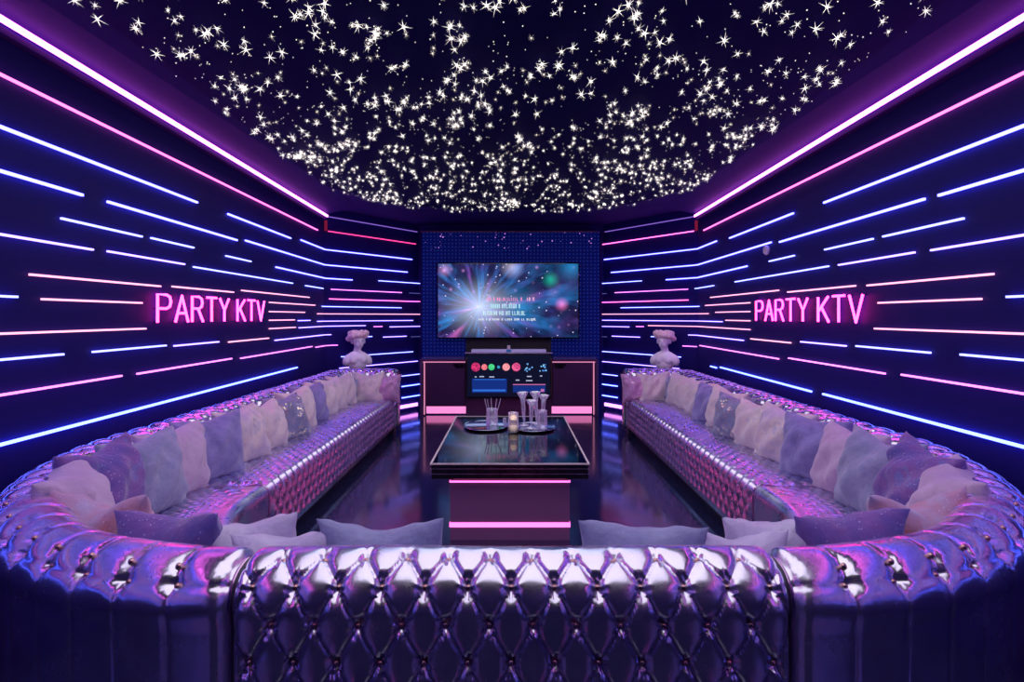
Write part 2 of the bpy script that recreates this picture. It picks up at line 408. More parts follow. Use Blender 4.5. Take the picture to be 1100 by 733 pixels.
# cove lights + floor-level light behind the sofa ends
for sg in (-1, 1):
    side = 'left-side' if sg < 0 else 'right-side'
    pts = [(sg*wallx(REAR+.05), REAR+.05), (sg*wallx(CYN-.05), CYN-.05)]
    V, Fc = bar_mesh(pts, [nrm('side', sg)]*2, sg, 2.855, .024, .018, .05)
    c0 = (pts[1][0], pts[1][1], 2.872)
    tag(link('cove_light', mesh('cove_light', np.array(V)-np.array(c0), Fc, GL['cove']), None, c0),
        'thick magenta light running along the ledge at the top of the %s wall' % side, 'light bar', 'cove lights under the ceiling')
    u0, u1 = .03, .97
    pts = [(sg*(CXN+(BX-CXN)*u), CYN+(BY-CYN)*u) for u in (u0, u1)]
    V, Fc = bar_mesh(pts, [nrm('angled', sg)]*2, sg, 2.86, .012, .012, .02)
    c0 = (pts[0][0], pts[0][1], 2.86)
    tag(link('cove_light', mesh('cove_light', np.array(V)-np.array(c0), Fc, GL['dimviolet']), None, c0),
        'thin dim violet line along the top of the %s angled wall' % side, 'light bar', 'cove lights under the ceiling')
    V, Fc = bar_mesh(pts, [nrm('angled', sg)]*2, sg, .085, .05, .02, .02)
    tag(link('floor_light', mesh('floor_light', np.array(V)-np.array(c0), Fc, glow('neon_floor', (2.4, .8, 3.4), 1.0)), None, c0),
        'bright violet-pink light just above the floor of the %s angled wall' % side, 'light bar', 'lights at floor level')
    u = .5; 
    pts = [(sg*(CXN-.004), CYN-.012), (sg*(CXN-.03), CYN+.02)]
    MBv = MB().box(sg*(CXN-.045), sg*(CXN-.012), CYN-.03, CYN-.005, 2.66, 2.80)
    tag(MBv.build('corner_light', glow('neon_corner', (.22, .01, .05), .8), loc=(sg*CXN, CYN-.02, 2.66)), 'short upright dull red light in the %s corner below the cove' % side, 'light bar', 'corner lights')

# ------------------------------------------------------------------ neon signs PARTY KTV
GLY = {'P': ([[(0, 0), (0, 1), (.45, 1), (.62, .93), (.68, .76), (.62, .58), (.45, .5), (0, .5)]], .68),
       'A': ([[(0, 0), (.36, 1), (.72, 0)], [(.13, .34), (.59, .34)]], .72),
       'R': ([[(0, 0), (0, 1), (.42, 1), (.58, .93), (.64, .77), (.58, .6), (.42, .53), (0, .53)], [(.36, .53), (.68, 0)]], .68),
       'T': ([[(0, 1), (.68, 1)], [(.34, 1), (.34, 0)]], .68),
       'Y': ([[(0, 1), (.34, .48), (.68, 1)], [(.34, .48), (.34, 0)]], .68),
       'K': ([[(0, 0), (0, 1)], [(.62, 1), (.05, .45)], [(.2, .6), (.66, 0)]], .66),
       'V': ([[(0, 1), (.34, 0), (.68, 1)]], .68)}
M['sign'] = glow('neon_sign_pink', (14.0, .42, 4.5), 1.1)
for sg, (pa, pb), lab in ((-1, (165, 281), 'left-side'), (1, (815, 931), 'right-side')):
    A = on_wall(pa); B = on_wall(pb)
    a = Vector((A[0], A[1], 0)); b = Vector((B[0], B[1], 0)); d = (b-a); Lg = d.length; d.normalize()
    n = nrm('side', sg)
    root = empty('neon_sign', (*((a+b)/2+n*.0).xy, 1.44), 'pink neon sign reading PARTY KTV on the %s wall among the light bars' % lab, 'sign', 'neon signs')
    tot = sum(GLY[c][1] for c in 'PARTYKTV'); gaps = 6*.24+.70
    H = .192; z0 = 1.458; sx = Lg/(tot+gaps)
    o = root.location
    bk = MB()
    x = 0
    for i, c in enumerate('PARTY KTV'):
        if c == ' ': x += .70-.24; continue
        m = MB()
        for st in GLY[c][0]:
            m.tube([(a+d*((x+u)*sx)+n*.026)+Vector((0, 0, z0+v*H)) for u, v in st], .0085, 8)
        m.build('letter', M['sign'], root, smooth=True)
        for (u, v) in ((GLY[c][0][0][0]), (GLY[c][0][0][-1])):
            bk.tube([(a+d*((x+u)*sx)+n*.001)+Vector((0, 0, z0+v*H)), (a+d*((x+u)*sx)+n*.026)+Vector((0, 0, z0+v*H))], .004, 6)
        x += GLY[c][1]+.24
    bk.build('bracket', M['black'], root)

# ------------------------------------------------------------------ ceiling stars
def star_mesh(k, glare_rays=11):
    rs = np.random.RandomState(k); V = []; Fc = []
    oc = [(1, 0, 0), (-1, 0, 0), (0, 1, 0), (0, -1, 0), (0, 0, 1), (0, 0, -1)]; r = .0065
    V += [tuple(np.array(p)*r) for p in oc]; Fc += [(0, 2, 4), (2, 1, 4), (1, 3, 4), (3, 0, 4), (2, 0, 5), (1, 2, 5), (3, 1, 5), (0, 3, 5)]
    for i in range(glare_rays):  # glowing needles model lens starburst glare around each point of light
        th = 2*PI*(i*.618+rs.rand()*.1); ph = (i+.5)/glare_rays*2-1
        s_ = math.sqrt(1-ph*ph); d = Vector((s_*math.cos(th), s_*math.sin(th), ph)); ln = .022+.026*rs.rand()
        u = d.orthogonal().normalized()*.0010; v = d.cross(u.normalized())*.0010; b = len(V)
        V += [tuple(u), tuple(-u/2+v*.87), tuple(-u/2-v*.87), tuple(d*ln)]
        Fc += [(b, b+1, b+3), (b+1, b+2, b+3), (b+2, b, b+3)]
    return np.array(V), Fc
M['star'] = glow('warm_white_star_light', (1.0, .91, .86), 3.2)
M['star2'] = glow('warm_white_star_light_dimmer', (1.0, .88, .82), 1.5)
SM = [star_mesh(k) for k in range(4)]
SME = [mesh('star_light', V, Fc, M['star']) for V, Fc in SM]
def inside(x, y):
    r = False; n = len(SP)
    for i in range(n):
        (xa, ya), (xb, yb) = SP[i], SP[(i+1) % n]
        if (ya > y) != (yb > y) and x < (xb-xa)*(y-ya)/(yb-ya)+xa: r = not r
    return r
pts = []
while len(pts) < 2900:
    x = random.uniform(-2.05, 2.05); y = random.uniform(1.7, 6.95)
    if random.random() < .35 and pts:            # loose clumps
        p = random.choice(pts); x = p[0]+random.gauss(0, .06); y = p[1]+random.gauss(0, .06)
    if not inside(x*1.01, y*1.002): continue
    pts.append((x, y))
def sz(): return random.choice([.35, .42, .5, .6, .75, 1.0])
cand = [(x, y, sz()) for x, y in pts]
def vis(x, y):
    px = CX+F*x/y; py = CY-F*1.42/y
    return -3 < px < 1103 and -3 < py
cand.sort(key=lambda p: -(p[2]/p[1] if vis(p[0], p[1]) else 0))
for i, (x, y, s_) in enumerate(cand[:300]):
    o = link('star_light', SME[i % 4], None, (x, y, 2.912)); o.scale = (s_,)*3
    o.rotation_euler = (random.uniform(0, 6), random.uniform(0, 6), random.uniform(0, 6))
    tag(o, 'tiny warm-white light with modelled starburst glare on the black ceiling above the sofas', 'star light', 'larger star lights of the ceiling')
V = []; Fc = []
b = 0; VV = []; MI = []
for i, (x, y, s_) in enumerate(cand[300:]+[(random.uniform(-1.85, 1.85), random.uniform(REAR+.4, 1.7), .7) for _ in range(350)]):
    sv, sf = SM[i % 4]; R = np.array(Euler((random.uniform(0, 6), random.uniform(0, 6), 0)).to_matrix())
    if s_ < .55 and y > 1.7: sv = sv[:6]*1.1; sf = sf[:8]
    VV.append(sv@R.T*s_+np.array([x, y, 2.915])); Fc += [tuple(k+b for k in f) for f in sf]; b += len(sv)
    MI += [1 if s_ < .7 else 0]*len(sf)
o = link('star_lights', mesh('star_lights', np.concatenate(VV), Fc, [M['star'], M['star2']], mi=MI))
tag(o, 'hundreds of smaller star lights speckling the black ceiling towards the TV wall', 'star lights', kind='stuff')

# ------------------------------------------------------------------ sofa surfaces
SD = 2.94; RO = 1.60; FY = 1.34; HX = .75; SX = HX+RO    # corner centre (-HX, SD), outer radius RO
def path(s, kind):
    """outer plan line of the left half. returns x,y,nx,ny (n = outward)."""
    if kind == 'mid': return (-HX+s, FY+0*s, 0*s, -1+0*s)
    if kind == 'corner':
        q = RO*PI/2; a = np.clip(s, 0, q)/RO; ex = np.clip(s-q, 0, None)
        nx = -np.sin(a); ny = -np.cos(a)
        return (-HX+RO*nx, SD+RO*ny+ex, nx, ny)
    if kind == 'side':
        # straight to y=6.32 then radius .38 then inwards to x=-1.45
        Ls = 6.32-3.16; r = .40; q = r*PI/2
        a = np.clip((s-Ls)/r, 0, PI/2); ex = np.clip(s-Ls-q, 0, None); st = np.clip(s, 0, Ls)
        nx = -np.cos(a); ny = np.sin(a)
        return (-SX+r+r*nx+ex, 3.16+st+r*ny, nx, ny)
SLEN = {'mid': 2*HX, 'corner': RO*PI/2+.21, 'side': (6.32-3.16)+.40*PI/2+.50}
RR = .105; RX = .105; RCZ = .716; RCD = .116
def back_profile():
    P = [(.016, .09), (.016, .45), (.016, RCZ+RR*math.sin(math.radians(215)))]
    out = [(d, z) for d, z in P[:1]]
    for k in range(1, 30): f = k/30; out.append((.016, .09+(RCZ-.028-.09)*f))
    for a in np.arange(192, -38, -4): out.append((RCD+RX*math.cos(math.radians(a)), RCZ+RR*math.sin(math.radians(a))))
    x0 = out[-1][0]
    for k in range(1, 12): f = k/11; out.append((x0+(.203-x0)*f, out[-1][1]-.026))
    return out
def resample(P, step):
    P = np.array(P); d = np.r_[0, np.cumsum(np.hypot(*np.diff(P, axis=0).T))]
    n = int(d[-1]/step)+1; t = np.linspace(0, d[-1], n); Q = np.c_[np.interp(t, d, P[:, 0]), np.interp(t, d, P[:, 1])]
    return t, Q
def prof_normals(Q, sgn=1):
    T = np.gradient(Q, axis=0); T /= np.hypot(T[:, 0], T[:, 1])[:, None]+1e-9
    k = np.array([1, 2, 3, 2, 1.])/9
    N_ = np.c_[-T[:, 1], T[:, 0]]*sgn
    for c in (0, 1): N_[:, c] = np.convolve(np.pad(N_[:, c], 2, 'edge'), k, 'valid')
    return N_/(np.hypot(N_[:, 0], N_[:, 1])[:, None])
def tuft(S_, T_, w_, h_, amp, wrinkle=.14, fold=.5, seed=0, dome=.45):
    u = (S_/w_+T_/h_)/2; v = (S_/w_-T_/h_)/2
    a = np.abs(np.sin(PI*u)); b = np.abs(np.sin(PI*v))
    du = u-np.round(u); dv = v-np.round(v)
    r = np.sqrt((du+dv)**2+(du-dv)**2)                # distance to nearest button (w units)
    th = np.arctan2((du+dv)*1.0, (du-dv))
    ms = np.minimum(a, b)
    puff = (1-np.exp(-ms/.13))*(1-dome)+((a*b)**.6)*dome
    but = 1-np.exp(-(r/.26)**2)
    H = amp*(fold*puff+(1-fold)*but)
    ph = np.sin(np.round(u)*12.9+np.round(v)*78.2+seed)*3
    H += amp*wrinkle*np.cos(11*th+ph+4*np.sin(3*th+ph))*np.exp(-((r-.22)/.17)**2)
    return H
def grid_faces(ns, nt, flip):
    i = np.arange(ns-1)[:, None]*nt+np.arange(nt-1)[None]
    Fq = np.stack([i, i+1, i+nt+1, i+nt], -1).reshape(-1, 4)
    return Fq[:, ::-1] if flip else Fq
def fast_mesh(name, V, Fq, mat):
    me = bpy.data.meshes.new(name); n = len(Fq)
    me.vertices.add(len(V)); me.vertices.foreach_set('co', V.astype(np.float32).ravel())
    me.loops.add(n*4); me.loops.foreach_set('vertex_index', Fq.astype(np.int32).ravel())
    me.polygons.add(n); me.polygons.foreach_set('loop_start', np.arange(0, n*4, 4, dtype=np.int32))
    me.polygons.foreach_set('loop_total', np.full(n, 4, dtype=np.int32))
    me.polygons.foreach_set('use_smooth', np.ones(n, dtype=bool))
    me.materials.append(mat); me.update(calc_edges=True); me.validate(); return me
def sweep(kind, Q, NN, s, H, mirror):
    x, y, nx, ny = path(s, kind)
    d = Q[:, 0][None]+NN[:, 0][None]*H; z = Q[:, 1][None]+NN[:, 1][None]*H
    f = {'mid': 0*s, 'corner': np.clip((s-.5)/1.2, 0, 1), 'side': 0*s+1}[kind]; f = f*f*(3-2*f)     # the back grows thicker towards the benches
    d = d*(1+.20*f[:, None])
    X = x[:, None]-nx[:, None]*d; Y = y[:, None]-ny[:, None]*d
    if mirror: X = -X
    return np.stack([X, Y, np.broadcast_to(z, X.shape)], -1)
BP = back_profile(); ZT = .775
def t_of_row0(t, Q):  # arc position of the lower roll button row
    k = np.argmax((Q[:, 1] > ZT)); return t[k]
BW = {'mid': .05785, 'corner': .0775, 'side': .068}; BH = {'mid': .098, 'corner': .19, 'side': .068}
OFF = {'mid': HX, 'corner': .16, 'side': .07}
STEP = {'mid': (.0055, .0055), 'corner': (.008, .008), 'side': (.011, .011)}
def back_H(kind, S_, T_, t0):
    w_, h_ = BW[kind], BH[kind]; s_ = S_-OFF[kind]; q = T_-t0
    if kind == 'mid':
        qq = np.where(q > 0, q/.078, q/h_); H = tuft(s_, qq, w_, 1.0, .030, .24, .6, dome=.35)
        m = 1/(1+np.exp(-(q-.088)/.007)); dx = np.abs(((s_/(2*w_))) % 1-.5)*2*w_      # above the top button row the roll is nearly smooth
        r = np.sqrt(dx**2+(q-.078)**2); sm = .028-.022*np.exp(-(r/.016)**2)-.004*np.exp(-((dx-.35*np.abs(q-.078))/.005)**2)*np.exp(-(q-.078)/.05)
        H = H*(1-m)+sm*m
    elif kind == 'corner':
        ds = (((s_/(2*w_))+.5) % 1-.5)*2*w_; rr = np.abs(ds); kid = np.round(s_/(2*w_))
        low = .026-.006*np.exp(-(rr/.005)**2)                                   # upright seam below each button
        dep = .006+.010*np.exp(-(q/.06)**2)+.016*np.exp(-((q-.30)/.10)**2)      # channel over the roll, shallow on the crest
        up = .026-dep*np.exp(-rr/(.007+.010*np.exp(-(q/.05)**2)))
        m = 1/(1+np.exp(-(q+.004)/.005)); H = up*m+low*(1-m)
        H -= .006*np.exp(-(np.abs(q+.10*rr-.002)/.006))*(rr < 9)                # crease from button to button
        m2 = 1/(1+np.exp(-(S_-1.27)/.03)); pads = tuft(s_-.5*0, q, .0775, .078, .028, .14, .6, dome=.6)
        pads = pads*m+low*(1-m)
        for (bs, bq, dp, rd) in ((0, 0, .018, .024), (.014, .050, .011, .018)):
            r = np.sqrt((ds-bs)**2+(q-bq)**2); th = np.arctan2(q-bq, ds-bs)
            H -= dp*np.exp(-(r/rd)**1.5)
            H += .0035*np.cos(13*th+kid*2.3)*np.exp(-((r-.022)/.018)**2)
        H = H*(1-m2)+pads*m2
    else:
        up = tuft(s_, q, w_, h_, .026, .12, .6, dome=.65); m = 1/(1+np.exp(-(q+.008)/.006)); H = up*m+.026*(1-m)
    L_ = SLEN[kind]; e = np.minimum(S_, L_-S_)
    H = H*(1-np.exp(-(e/.018)**2))+(-.004)*np.exp(-(e/.018)**2)
    H += .002*np.sin(S_*7.3+1.1*T_*9)*np.sin(T_*13+.6)          # soft unevenness
    return H-.012
SEATQ = [(.17, .455), (.80, .455)]+[(.80+.055*math.sin(a), .40+.055*math.cos(a)) for a in np.linspace(.15, PI/2, 10)]+[(.855, .3), (.855, .135)]
FR = {'mid': 0, 'corner': 1, 'side': 1}
def sofa_unit(kind, mirror, label, cat='sofa section'):
    sgn = -1 if not mirror else 1
    base = {'mid': (0, FY+.4, 0), 'corner': (sgn*(HX+.75), SD-.75, 0), 'side': (sgn*1.9, 4.9, 0)}[kind]
    root = empty('sofa_section', base, label, cat, 'tufted metallic sofa sections')
    B = np.array(base)
    ss, st = STEP[kind]; Ls = SLEN[kind]; g = .004
    t, Q = resample(BP, st); NN = prof_normals(Q); s = np.linspace(g, Ls-g, int(Ls/ss))
    t0 = t_of_row0(t, Q)
    S_, T_ = np.meshgrid(s, t, indexing='ij'); H = back_H(kind, S_, T_, t0)
    V = sweep(kind, Q, NN, s, H, mirror)
    flip = not mirror
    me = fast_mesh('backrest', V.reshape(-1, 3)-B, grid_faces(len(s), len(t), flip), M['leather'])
    # close the two ends so the section is a solid
    br = link('backrest', me, root)
    for col, nm in ((0, 'a'), (-1, 'b')):
        ring = V[col]; cap = MB(); n = len(ring)
        nn = 0
        pts_ = [tuple(p) for p in ring[::2]]
        cap.add(pts_, [tuple(range(len(pts_)))])
        cap.build('end_panel', M['leather'], root)
        if kind == 'side' and col == -1 or kind == 'corner' or kind == 'mid':
            p = MB(); p.tube([tuple(q+np.array([0, 0, .001])) for q in ring[6::3]], .0065 if kind != 'mid' else .006, 6)
            p.build('piping', M['piping'] if kind != 'mid' else M['leatherbase'], br, smooth=True)
    # buttons
    bm_ = MB(); bm_.lathe([(0, -.006), (.0075, -.004), (.0085, 0), (.0065, .004), (0, .006)], n=10)
    bme = mesh('button', np.array(bm_.v), bm_.f, M['button'], True)
    w_, h_ = BW[kind], BH[kind]; rows = range(-5, 5) if kind == 'mid' else range(0, 5)
    cnt = []
    for j in rows:
        tt = t0+j*(h_ if not (kind == 'mid' and j > 0) else .078)
        if kind == 'mid' and j > 1: continue
        if kind != 'corner' and not (t[0]+.02 < tt < t[-1]-.12): continue
        i0 = int(-OFF[kind]/w_)-1
        for i in range(i0, i0+int(Ls/w_)+4):
            if kind == 'corner' and OFF[kind]+i*w_ > 1.29:
                tq = t0+j*.078
                if (i+j) % 2 == 0 and tq < t[-1]-.12 and OFF[kind]+i*w_ < Ls-.03: cnt.append((OFF[kind]+i*w_, tq))
                continue
            if (i+j) % 2 and kind != 'corner' or kind == 'corner' and i % 2: continue
            sv = OFF[kind]+i*w_
            if not .03 < sv < Ls-.03: continue
            if kind == 'corner':
                if j == 0: cnt.append((sv, tt)); cnt.append((sv+.014, tt+.05))
                elif j == 1: cnt.append((sv, t0+.27))
                continue
            cnt.append((sv, tt))
    sc = .9 if kind == 'side' else 1
    bs = []
    for sv, tt in cnt:
        sa = np.array([sv]); Sx, Tx = np.meshgrid(sa, t, indexing='ij'); Hx = back_H(kind, Sx, Tx, t0)
        P = sweep(kind, Q, NN, sa, Hx, mirror)[0]; k = int(np.argmin(abs(t-tt)))
        x, y, nx, ny = path(sa, kind); n2 = NN[k]; nv = Vector((-nx[0]*n2[0]*(1 if not mirror else -1), -ny[0]*n2[0], n2[1]))
        bs.append((Vector(P[k])+nv*.007, nv))
    bs.sort(key=lambda q: q[0].length)
    for p, nv in bs[:100]:
        o = link('button', bme, br, p-Vector(base)); o.rotation_euler = nv.to_track_quat('Z', 'Y').to_euler(); o.scale = (sc, sc, sc)
    if len(bs) > 100:
        m = MB()
        for p, nv in bs[100:]:
            R = nv.to_track_quat('Z', 'Y').to_matrix(); m.add([p+R@Vector(v) for v in bm_.v], bm_.f)
        o = m.build('small_button', M['button'], br, smooth=True); o['kind'] = 'stuff'
    # seat
    sst = .012 if kind != 'mid' else .02
    t, Q = resample(SEATQ, .010 if kind != 'mid' else .02); NN = -prof_normals(Q, -1)
    if kind == 'side': s2 = np.linspace(g, 6.52-3.16, int(3.36/.011))
    else: s2 = np.linspace(g, Ls-g, int(Ls/sst))
    # straight extension for the side seat
    if kind == 'side':
        pth = lambda s_: (-SX+0*s_, 3.16+s_, -1+0*s_, 0*s_)
    else: pth = lambda s_: path(s_, kind)
    S_, T_ = np.meshgrid(s2, t, indexing='ij')
    edge = .66
    tw = np.where(T_ < edge, T_/.042, edge/.042+(T_-edge)/.075)
    amp = np.where(T_ < edge, .017, .026)
    if kind == 'mid': H = 0.01+0*S_
    else: H = tuft(S_, tw, .046, 1.0, 1.0, .04, .8, dome=.85)*amp
    Le = s2[-1]+g; e = np.minimum(S_, Le-S_); H = H*(1-np.exp(-(e/.03)**2))-.015*np.exp(-(e/.03)**2)
    if kind == 'corner':    # plain smooth band at the front edge of the corner seat, as in the photo
        sm = 1/(1+np.exp(-(T_-.57)/.02)); H = H*(1-sm)+.008*sm
    x, y, nx, ny = pth(s2)
    d = Q[:, 0][None]+NN[:, 0][None]*H; z = Q[:, 1][None]+NN[:, 1][None]*H
    X = x[:, None]-nx[:, None]*d; Y = y[:, None]-ny[:, None]*d
    if mirror: X = -X
    V = np.stack([X, Y, z], -1)
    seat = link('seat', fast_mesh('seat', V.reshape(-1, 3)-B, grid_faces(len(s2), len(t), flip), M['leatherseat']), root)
    if kind != 'mid':
        for col in ((0, -1) if kind == 'corner' else (0,)):
            p = MB(); p.tube([tuple(q+np.array([0, 0, .004])) for q in V[col][8::3]], .0065, 6)
            p.build('seat_piping', M['piping'], seat, smooth=True)
    # bottom rail and recessed plinth
    def ringline(s_, d_):
        x, y, nx, ny = pth(s_); X = x-nx*d_; Y = y-ny*d_
        return np.c_[(-X if mirror else X), Y]
    sr = np.linspace(g, (s2[-1]), 60 if kind != 'mid' else 2)
    inn = ringline(sr, .862); out_ = ringline(sr, .04); i2 = ringline(sr, .79); i3 = ringline(sr, .835)
    m = MB()
    def loft(A, Bb, z0, z1):
        n = len(A); b0 = len(m.v)
        for k in range(n): m.v += [(*A[k], z0), (*Bb[k], z0), (*Bb[k], z1), (*A[k], z1)]
        for k in range(n-1):
            for j in range(4): m.f.append((b0+k*4+j, b0+k*4+(j+1) % 4, b0+k*4+4+(j+1) % 4, b0+k*4+4+j))
        m.f.append((b0+3, b0+2, b0+1, b0)); m.f.append(tuple(b0+(n-1)*4+j for j in range(4)))
    loft(out_, inn, .085, .14); m.build('base_rail', M['leatherseat'], root)
    m = MB(); loft(ringline(sr, .10), i2, 0, .086); m.build('plinth', M['leatherbase'], root)
    if kind == 'side':   # arm lower wall: inside infill of the end arm and its front post
        m = MB(); y0, y1 = 6.53, 6.71; xs = sorted([sgn*1.44, sgn*2.2])
        m.box(sgn*1.455, sgn*2.1, y0, y1-.02, .09, .70, .01); m.build('arm_body', M['leather'], root)
        m = MB(); m.box(sgn*1.50, sgn*2.1, y0+.02, y1-.04, 0, .09); m.build('plinth', M['leatherbase'], root)
        m = MB()
        m.tube([(sgn*1.442, 6.525, .05), (sgn*1.442, 6.525, .72)], .012, 8); m.build('arm_edge_trim', M['chrome'], root, smooth=True)
    return root
sofa_unit('mid', False, 'middle section of the tufted metallic lilac sofa, back turned to the viewer')
for mir, sd in ((False, 'left-side'), (True, 'right-side')):
    sofa_unit('corner', mir, 'curved corner section joining the middle section to the %s bench' % sd)
    sofa_unit('side', mir, 'long tufted metallic lilac sofa bench along the %s wall under the sign' % sd)

# ------------------------------------------------------------------ pillows
def pillow_mesh(name, mat, w_, h_, th, seed, chop=0.0, n=44):
    rs = np.random.RandomState(seed); u = np.linspace(-1, 1, n)
    U, Vv = np.meshgrid(u, u, indexing='ij')
    U = np.sin(U*PI/2)*.35+U*.65; Vv = np.sin(Vv*PI/2)*.35+Vv*.65
    ph = rs.rand(8)*6.28
    x = U*(1-.10*(1-Vv**2)**1.0*np.abs(U)); z = Vv*(1-.10*(1-U**2)*np.abs(Vv))
    T = ((1-np.abs(U)**2.4)*(1-np.abs(Vv)**2.4))**.55
    wr = .045*np.sin(11*U*Vv+ph[0]+3*U)*np.abs(U*Vv)**.7+.03*np.sin(11*(U+Vv)+ph[1])*(np.abs(U)**2)*(np.abs(Vv))+.03*np.sin(7*U-5*Vv+ph[2])*T+.02*np.abs(np.sin(6*np.arctan2(1.05-Vv, U+ph[7]/12-.2)))*T
    z = z-chop*np.exp(-(U/.45)**2)*np.clip((Vv+.2), 0, None)
    z = z+.025*np.sin(2.6*U+ph[3]); x = x+.02*np.sin(3*Vv+ph[4])
    bend = .10*(ph[5]/6.28-.5)*(U**2)+.12*(ph[6]/6.28-.5)*Vv*U
    F_ = np.stack([x*w_/2, -(T*th/2)*(1+wr*3)+bend*w_-.001-wr*th*.4, z*h_/2], -1)
    B_ = np.stack([x*w_/2, (T*th/2)*(1+wr*2)+bend*w_+.001-wr*th*.4, z*h_/2], -1)
    fa = grid_faces(n, n, True); fb = grid_faces(n, n, False)+n*n
    V = np.concatenate([F_.reshape(-1, 3), B_.reshape(-1, 3)])
    # stitch the rim
    idx = np.arange(n*n).reshape(n, n); rim = list(idx[0, :])+list(idx[1:, -1])+list(idx[-1, ::-1][1:])+list(idx[::-1, 0][1:-1])
    q = []
    for k in range(len(rim)): a, b2 = rim[k], rim[(k+1) % len(rim)]; q.append((a, b2, b2+n*n, a+n*n))
    return fast_mesh(name, V, np.concatenate([fa, fb, np.array(q)]), mat)
COLN = dict(lavender='lavender-blue suede', cream='cream velvet', tiedye='cream and lilac tie-dye', sequin='blue-grey pillow with gold sequins',
            pinksequin='pink sequinned', slate='brushed grey-blue', blush='pink-lilac velvet', galaxy='purple galaxy-print', nebula='pink and blue nebula-print',
            pale='pale lilac satin', denim='grey-blue satin')
# type, x, y, yaw (deg, 0 = faces the camera), lean back (deg), size, z lift, label tail
PL = [
 ('cream', -1.80, 6.36, 8, 10, .40, 0, 'leaning on the end arm of the {s} bench'),
 ('pinksequin', -1.60, 6.43, -4, 8, .37, 0, 'behind the cream one at the {s} end arm'),
 ('slate', -1.99, 6.34, 40, 6, .38, 0, 'squeezed into the far corner of the {s} bench'),
 ('cream', -2.03, 6.02, 66, 14, .42, 0, 'second cream one from the {s} end arm'),
 ('cream', -2.03, 5.70, 72, 14, .42, 0, 'third cream one from the {s} end arm'),
 ('cream', -2.03, 5.40, 72, 14, .42, 0, 'just past the lavender one near the {s} bust'),
 ('lavender', -2.02, 5.05, 66, 14, .44, 0, 'near the bust on the {s} bench'),
 ('cream', -2.01, 4.70, 74, 14, .44, 0, 'between lavender and sequinned ones on the {s} bench'),
 ('sequin', -1.96, 4.40, 70, 16, .43, 0, 'midway along the {s} bench'),
 ('cream', -1.98, 4.06, 78, 14, .43, 0, 'on the near side of the sequinned one, {s} bench'),
 ('tiedye', -1.99, 3.70, 74, 15, .45, 0, 'midway along the {s} bench'),
 ('lavender', -1.99, 3.33, 66, 15, .46, 0, 'nearer the corner on the {s} bench'),
 ('blush', -2.00, 2.99, 82, 13, .46, 0, 'at the seat seam of the {s} bench'),
 ('slate', -1.97, 2.71, 82, 12, .48, .0, 'tall one where the {s} corner seat begins'),
 ('galaxy', -1.93, 2.42, 100, 14, .46, .02, 'in the {s} corner behind the pale ones'),
 ('blush', -1.84, 2.14, 122, 16, .42, .04, 'in the {s} corner behind the nebula-print one'),
 ('nebula', -1.54, 1.95, 168, 12, .42, -.0, 'in the {s} curve inside the sofa back'),
 ('galaxy', -1.15, 1.78, 173, 12, .41, .01, 'low against the {s} curve beside the nebula-print one'),
 ('pale', -.89, 1.79, 190, 14, .31, .07, 'at the joint of {s} curve and middle section'),
 ('pale', -.735, 1.69, 174, 10, .34, .03, 'between the {s} curve and a grey-blue one'),
 ('denim', -.42, 1.69, 178, 10, .42, .01, 'on the middle section, {s} of the table'),
]
for mir, sd in ((1, 'left-side'), (-1, 'right-side')):
    for k, (ty, x, y, yaw, lean, size, dz, tail) in enumerate(PL):
        chop = {'nebula': .24, 'denim': .10, 'pale': .12}.get(ty, .10)
        hh = size*(.98 if ty != 'denim' else .94)
        me = pillow_mesh('pillow', FAB[ty], size, hh, .25 if yaw < 130 else .19, k*3+(0 if mir > 0 else 41), chop)
        z = .455+hh/2*.93*math.cos(math.radians(lean))+dz-(.02 if k < 14 else 0)
        o = link('throw_pillow', me, None, ((x+(.03 if k < 14 else 0))*mir, y, z))
        # yaw rotates the -Y facing front towards the seat (+x for the left side)
        o.rotation_euler = Euler((-math.radians(lean), random.uniform(-.06, .06), math.radians(yaw)*mir), 'XYZ')
        nm = COLN[ty]+(' throw pillow ' if 'pillow' not in COLN[ty] else ' ')
        tag(o, nm+tail.format(s=sd), 'pillow', 'throw pillows along the sofas')

# ------------------------------------------------------------------ table
TY0, TY1 = 3.31, 4.88; TX = .51; tc = -.008
tb = empty('coffee_table', (tc, (TY0+TY1)/2, 0), 'low black glass coffee table on a pink-lit plum plinth between the sofas', 'table')
MB().box(tc-TX, tc+TX, TY0, TY1, .515, .545, .004).build('table_top', M['black'], tb)
m = MB()
for (xa, xb, ya, yb) in ((tc-TX-.006, tc+TX+.006, TY0-.006, TY0+.006), (tc-TX-.006, tc+TX+.006, TY1-.006, TY1+.006), (tc-TX-.006, tc-TX+.006, TY0+.006, TY1-.006), (tc+TX-.006, tc+TX+.006, TY0+.006, TY1-.006)):
    m.box(xa, xb, ya, yb, .541, .549)
m.build('edge_trim', M['gold'], tb)
MB().box(tc-TX+.004, tc+TX-.004, TY0+.006, TY1-.006, .482, .515).build('upper_tier', M['black'], tb)
MB().box(tc-TX+.001, tc+TX-.001, TY0+.001, TY1-.001, .445, .482, .004).build('lower_tier', M['black'], tb)
m = MB()
for zz in (.479, .512): m.box(tc-TX-.001, tc+TX+.001, TY0-.001, TY0+.01, zz, zz+.003)
m.build('tier_trim', M['chrome'], tb)
MB().box(tc-.40, tc+.40, TY0+.12, TY1-.12, .0, .446).build('plinth', M['plinth'], tb)
M['pinkled'] = glow('pink_plinth_light', (3.6, .40, 1.7), 1.0)
